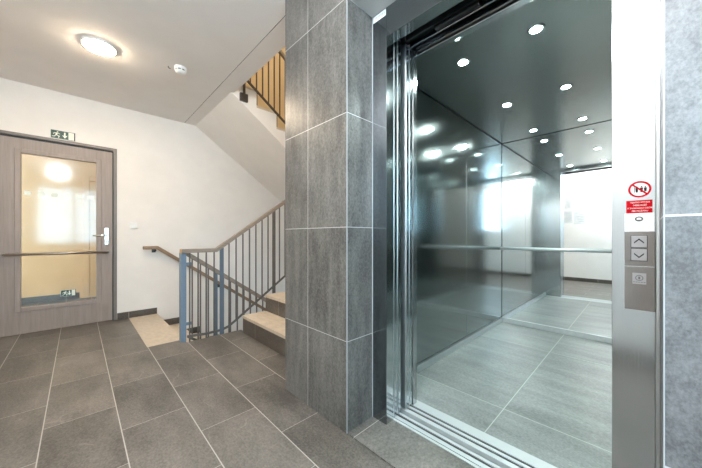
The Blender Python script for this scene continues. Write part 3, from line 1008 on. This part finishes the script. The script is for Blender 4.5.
for lx in (1.79, 2.64, 3.47):
    for ly in (0.405, 0.81):
        bm = bmesh.new()
        lathe(bm, lx, ly, [(0.042, CZ), (0.042, CZ - 0.003), (0.036, CZ - 0.005), (0.027, CZ - 0.004)], 28)
        d_ = obj('downlight', bm, M['chrome'], car)
        bm = bmesh.new()
        lathe(bm, lx, ly, [(0.027, CZ - 0.0038), (0.015, CZ - 0.0040), (0, CZ - 0.0042)], 28)
        obj('led_lens', bm, M['led'], d_)
bm = bmesh.new()
tube(bm, [(3.655, 0.10, 0.888), (3.655, 1.19, 0.888)], 0.017, 16)
hr = obj('handrail', bm, M['steel_sill'], car)
for yb in (0.2, 1.0):
    bm = bmesh.new()
    tube(bm, [(3.655, yb, 0.885), (3.70, yb, 0.885)], 0.009, 10)
    tube(bm, [(3.698, yb, 0.885), (3.7065, yb, 0.885)], 0.02, 14)
    obj('bracket', bm, M['chrome'], hr)

# ------------------------------------------------------------------ call panel and stickers on the right jamb
PX = FE
def N_at(px):
    a = (px - 351) / F_PX
    dx, dy = math.sin(YAW) + a * math.cos(YAW), math.cos(YAW) - a * math.sin(YAW)
    return PX * dy / dx
def Z_at(py, px=640):
    a = (px - 351) / F_PX
    return 1.03 + (HY - py) / F_PX * PX / (math.sin(YAW) + a * math.cos(YAW))
pn0, pn1 = N_at(655.2), N_at(624.6)
cp = thing('call_panel', 'steel lift call panel with up and down buttons on the right jamb', 'control panel', (PX, (pn0 + pn1) / 2, Z_at(309)))
obj('face_plate', B(PX - 0.004, PX, pn0, pn1, Z_at(266), Z_at(231.6), 0.001), M['panel_steel'], cp)
obj('lower_plate', B(PX - 0.005, PX, pn0, pn1, Z_at(310), Z_at(266.8), 0.001), M['panel_steel'], cp)
bn0, bn1 = N_at(647), N_at(631.3)
for ya, yb, up_ in ((235.8, 247.4, True), (249, 260.6, False)):
    za, zb_ = Z_at(yb), Z_at(ya)
    obj('button_surround', B(PX - 0.0050, PX - 0.004, bn0 - 0.0012, bn1 + 0.0012, za - 0.0012, zb_ + 0.0012), M['ink'], cp)
    bt = obj('call_button', B(PX - 0.0075, PX - 0.0045, bn0, bn1, za, zb_, 0.0008), M['button'], cp)
    bm = bmesh.new()
    cy_, cz_ = (bn0 + bn1) / 2, (za + zb_) / 2
    s = 0.0105
    kk = 1 if up_ else -1
    prism(bm, [(cy_ + s, cz_ - kk * s * 0.55), (cy_, cz_ + kk * s * 0.50), (cy_ - s, cz_ - kk * s * 0.55), (cy_ - s, cz_ - kk * s * 0.15), (cy_, cz_ + kk * s * 0.90), (cy_ + s, cz_ - kk * s * 0.15)], 'x', PX - 0.0080, PX - 0.0074)
    obj('arrow', bm, M['ink'], bt)
ks = obj('symbol_plate', B(PX - 0.0058, PX - 0.0048, N_at(646.3), N_at(632.4), Z_at(284), Z_at(273), 0.0003), M['button'], cp)
bm = bmesh.new()
cy_, cz_ = (N_at(646.3) + N_at(632.4)) / 2, Z_at(277.8)
for k in range(20):
    a0, a1 = 2 * math.pi * k / 20, 2 * math.pi * (k + 1) / 20
    prism(bm, [(cy_ + r * math.cos(a), cz_ + r * math.sin(a)) for r, a in ((0.0085, a0), (0.0085, a1), (0.0068, a1), (0.0068, a0))], 'x', PX - 0.0062, PX - 0.0057)
prism(bm, [(cy_ - 0.002, cz_ - 0.004), (cy_ + 0.002, cz_ - 0.004), (cy_ + 0.002, cz_ + 0.004), (cy_ - 0.002, cz_ + 0.004)], 'x', PX - 0.0062, PX - 0.0057)
for k in range(5):
    yy = cy_ + 0.013 - k * 0.0055
    prism(bm, [(yy, cz_ - 0.0135), (yy - 0.004, cz_ - 0.0135), (yy - 0.004, cz_ - 0.0118), (yy, cz_ - 0.0118)], 'x', PX - 0.0062, PX - 0.0057)
obj('symbol', bm, M['grey_ink'], ks)

# white maker's label over the call panel
lab = thing('white_label', 'white label with a small grey emblem above the call panel', 'label', (PX, (pn0 + pn1) / 2, Z_at(231.4)))
obj('sticker', B(PX - 0.002, PX, N_at(654), pn1, Z_at(231.4), Z_at(213.2), 0.0004), M['paper'], lab)
cy_, cz_ = N_at(639), Z_at(219)
bm = bmesh.new()
for k in range(24):
    a0, a1 = 2 * math.pi * k / 24, 2 * math.pi * (k + 1) / 24
    prism(bm, [(cy_ + r * 1.2 * math.cos(a), cz_ + r * math.sin(a)) for r, a in ((0.0074, a0), (0.0074, a1), (0.0044, a1), (0.0044, a0))], 'x', PX - 0.0024, PX - 0.0019)
prism(bm, [(cy_ + 0.0055, cz_ - 0.0052), (cy_ - 0.0055, cz_ - 0.0052), (cy_ - 0.004, cz_ - 0.0022), (cy_ + 0.004, cz_ - 0.0022)], 'x', PX - 0.0024, PX - 0.0019)
obj('emblem', bm, M['grey_ink'], lab)
bm = bmesh.new()
for k in range(8):
    yy = cy_ + 0.011 - k * 0.0028
    prism(bm, [(yy, cz_ - 0.0135), (yy - 0.0019, cz_ - 0.0135), (yy - 0.0019, cz_ - 0.0120), (yy, cz_ - 0.0120)], 'x', PX - 0.0024, PX - 0.0019)
obj('small_print', bm, M['pale_ink'], lab)

# red evacuation notice
rn = thing('red_label', 'red rectangular notice with white lettering above the white label', 'label', (PX, N_at(639.5), Z_at(213)))
obj('sticker', B(PX - 0.0015, PX, N_at(652.6), N_at(626.2), Z_at(213), Z_at(200.2), 0.0003), M['red'], rn)
zt, zbm = Z_at(200.2), Z_at(213)
rows = ['TENTO VÝTAH', 'NESLOUŽÍ', 'K EVAKUACI OSOB', 'PŘI POŽÁRU']
for i, txt in enumerate(rows):
    bm = face_west(text_bm(txt, 0.0061), PX - 0.0017, N_at(639.8), zt - (zt - zbm) * (0.17 + 0.225 * i))
    obj('lettering', bm, M['white'], rn)

# round prohibition sticker
ps = thing('prohibition_sticker', 'round red prohibition sticker with barred pictogram above the red notice', 'sticker', (PX, N_at(639.5), Z_at(198)))
cy_, cz_, R_ = N_at(639.6), Z_at(189.3), 0.0245
bm = bmesh.new()
prism(bm, [(cy_ + R_ * math.cos(2 * math.pi * k / 36), cz_ + R_ * math.sin(2 * math.pi * k / 36)) for k in range(36)], 'x', PX - 0.0012, PX)
obj('sticker', bm, M['paper'], ps)
bm = bmesh.new()
for k in range(36):
    a0, a1 = 2 * math.pi * k / 36, 2 * math.pi * (k + 1) / 36
    prism(bm, [(cy_ + r * math.cos(a), cz_ + r * math.sin(a)) for r, a in ((R_, a0), (R_, a1), (R_ * 0.80, a1), (R_ * 0.80, a0))], 'x', PX - 0.0022, PX - 0.0011)
a = math.radians(45)
dx_, dz_ = math.cos(a), -math.sin(a)
w_ = 0.0022
ry = R_ * 0.83
# bar from upper left to lower right (left = north)
prism(bm, [(cy_ + ry * dx_ + w_ * 0.7, cz_ + ry * 0.707 - w_ * 0.7 + 0.0), (cy_ + ry * dx_ - w_ * 0.7, cz_ + ry * 0.707 + w_ * 0.7), (cy_ - ry * dx_ - w_ * 0.7, cz_ - ry * 0.707 + w_ * 0.7), (cy_ - ry * dx_ + w_ * 0.7, cz_ - ry * 0.707 - w_ * 0.7)], 'x', PX - 0.0022, PX - 0.0016)
obj('red_ring', bm, M['red'], ps)
bm = bmesh.new()
for oy, s in ((0.006, 1.0), (-0.004, 1.0), (-0.012, 0.8)):    # three small standing figures
    for k in range(8):
        pass
    prism(bm, [(cy_ + oy + 0.002 * math.cos(k * math.pi / 4), cz_ + 0.0075 * s + 0.002 * math.sin(k * math.pi / 4)) for k in range(8)], 'x', PX - 0.0015, PX - 0.0011)
    prism(bm, [(cy_ + oy + 0.0032, cz_ + 0.0048 * s), (cy_ + oy - 0.0032, cz_ + 0.0048 * s), (cy_ + oy - 0.0022, cz_ - 0.009 * s), (cy_ + oy + 0.0022, cz_ - 0.009 * s)], 'x', PX - 0.0015, PX - 0.0011)
prism(bm, [(cy_ + 0.012, cz_ + 0.008), (cy_ + 0.0105, cz_ + 0.008), (cy_ + 0.0105, cz_ - 0.009), (cy_ + 0.012, cz_ - 0.009)], 'x', PX - 0.0015, PX - 0.0011)
obj('pictogram', bm, M['ink'], ps)

# narrow sticker at the top of the left jamb
ts = thing('white_label', 'narrow white label at the top of the left steel jamb', 'label', (FE, 1.03, 2.24))
obj('sticker', B(FE - 0.0015, FE, 0.980, 1.070, 2.243, 2.279, 0.0003), M['paper'], ts)
bm = bmesh.new()
for k in range(7):
    yy = 1.060 - k * 0.011
    prism(bm, [(yy, 2.254), (yy - 0.007, 2.254), (yy - 0.007, 2.268), (yy, 2.268)], 'x', FE - 0.0019, FE - 0.0014)
obj('print', bm, M['pale_ink'], ts)

# corner trims of the pillar
struct('trim_3', B(1.0110, 1.0150, 1.0760, 1.0800, 0.0, CEIL), M['trim'], 'pale corner trim of the pillar')
struct('trim_4', B(1.2100, 1.2135, 1.0745, 1.0785, 0.0, 2.284), M['trim'], 'pale joint beside the left jamb')
struct('trim_5', B(1.0115, 1.0145, -0.0362, -0.0335, 0.0, CEIL), M['trim'], 'pale corner trim of the right pier')

# ------------------------------------------------------------------ papers on the west wall (seen in the car mirror)
def sheet(label, y0, y1, z0, z1, nlines):
    t = thing('notice_sheet', label, 'paper', (WW, (y0 + y1) / 2, z0), 'notices on the white wall')
    obj('paper', B(WW, WW + 0.002, y0, y1, z0, z1), M['notice_paper'], t)
    bm = bmesh.new()
    for k in range(nlines):
        zz = z1 - 0.035 - k * (z1 - z0 - 0.06) / nlines
        ln = random.uniform(0.5, 0.95)
        box(bm, WW + 0.0019, WW + 0.0024, y0 + 0.02, y0 + 0.02 + (y1 - y0 - 0.04) * ln, zz - 0.004, zz)
    obj('print', bm, M['grey_ink'], t)
sheet('upper left notice sheet reflected in the lift mirror', 1.165, 1.375, 1.665, 1.955, 9)
sheet('upper right notice sheet reflected in the lift mirror', 0.935, 1.145, 1.675, 1.965, 7)
sheet('lower left notice sheet reflected in the lift mirror', 1.150, 1.360, 1.345, 1.642, 8)
sheet('lower right notice sheet hanging lowest in the lift mirror', 0.920, 1.130, 1.315, 1.612, 6)

# ------------------------------------------------------------------ lamps out of frame
light('upstairs_lamp', 'POINT', (1.9, 2.4, 5.3), (0, 0, 0), UPSTAIRS_W, (1.0, 0.88, 0.70), 0.12)
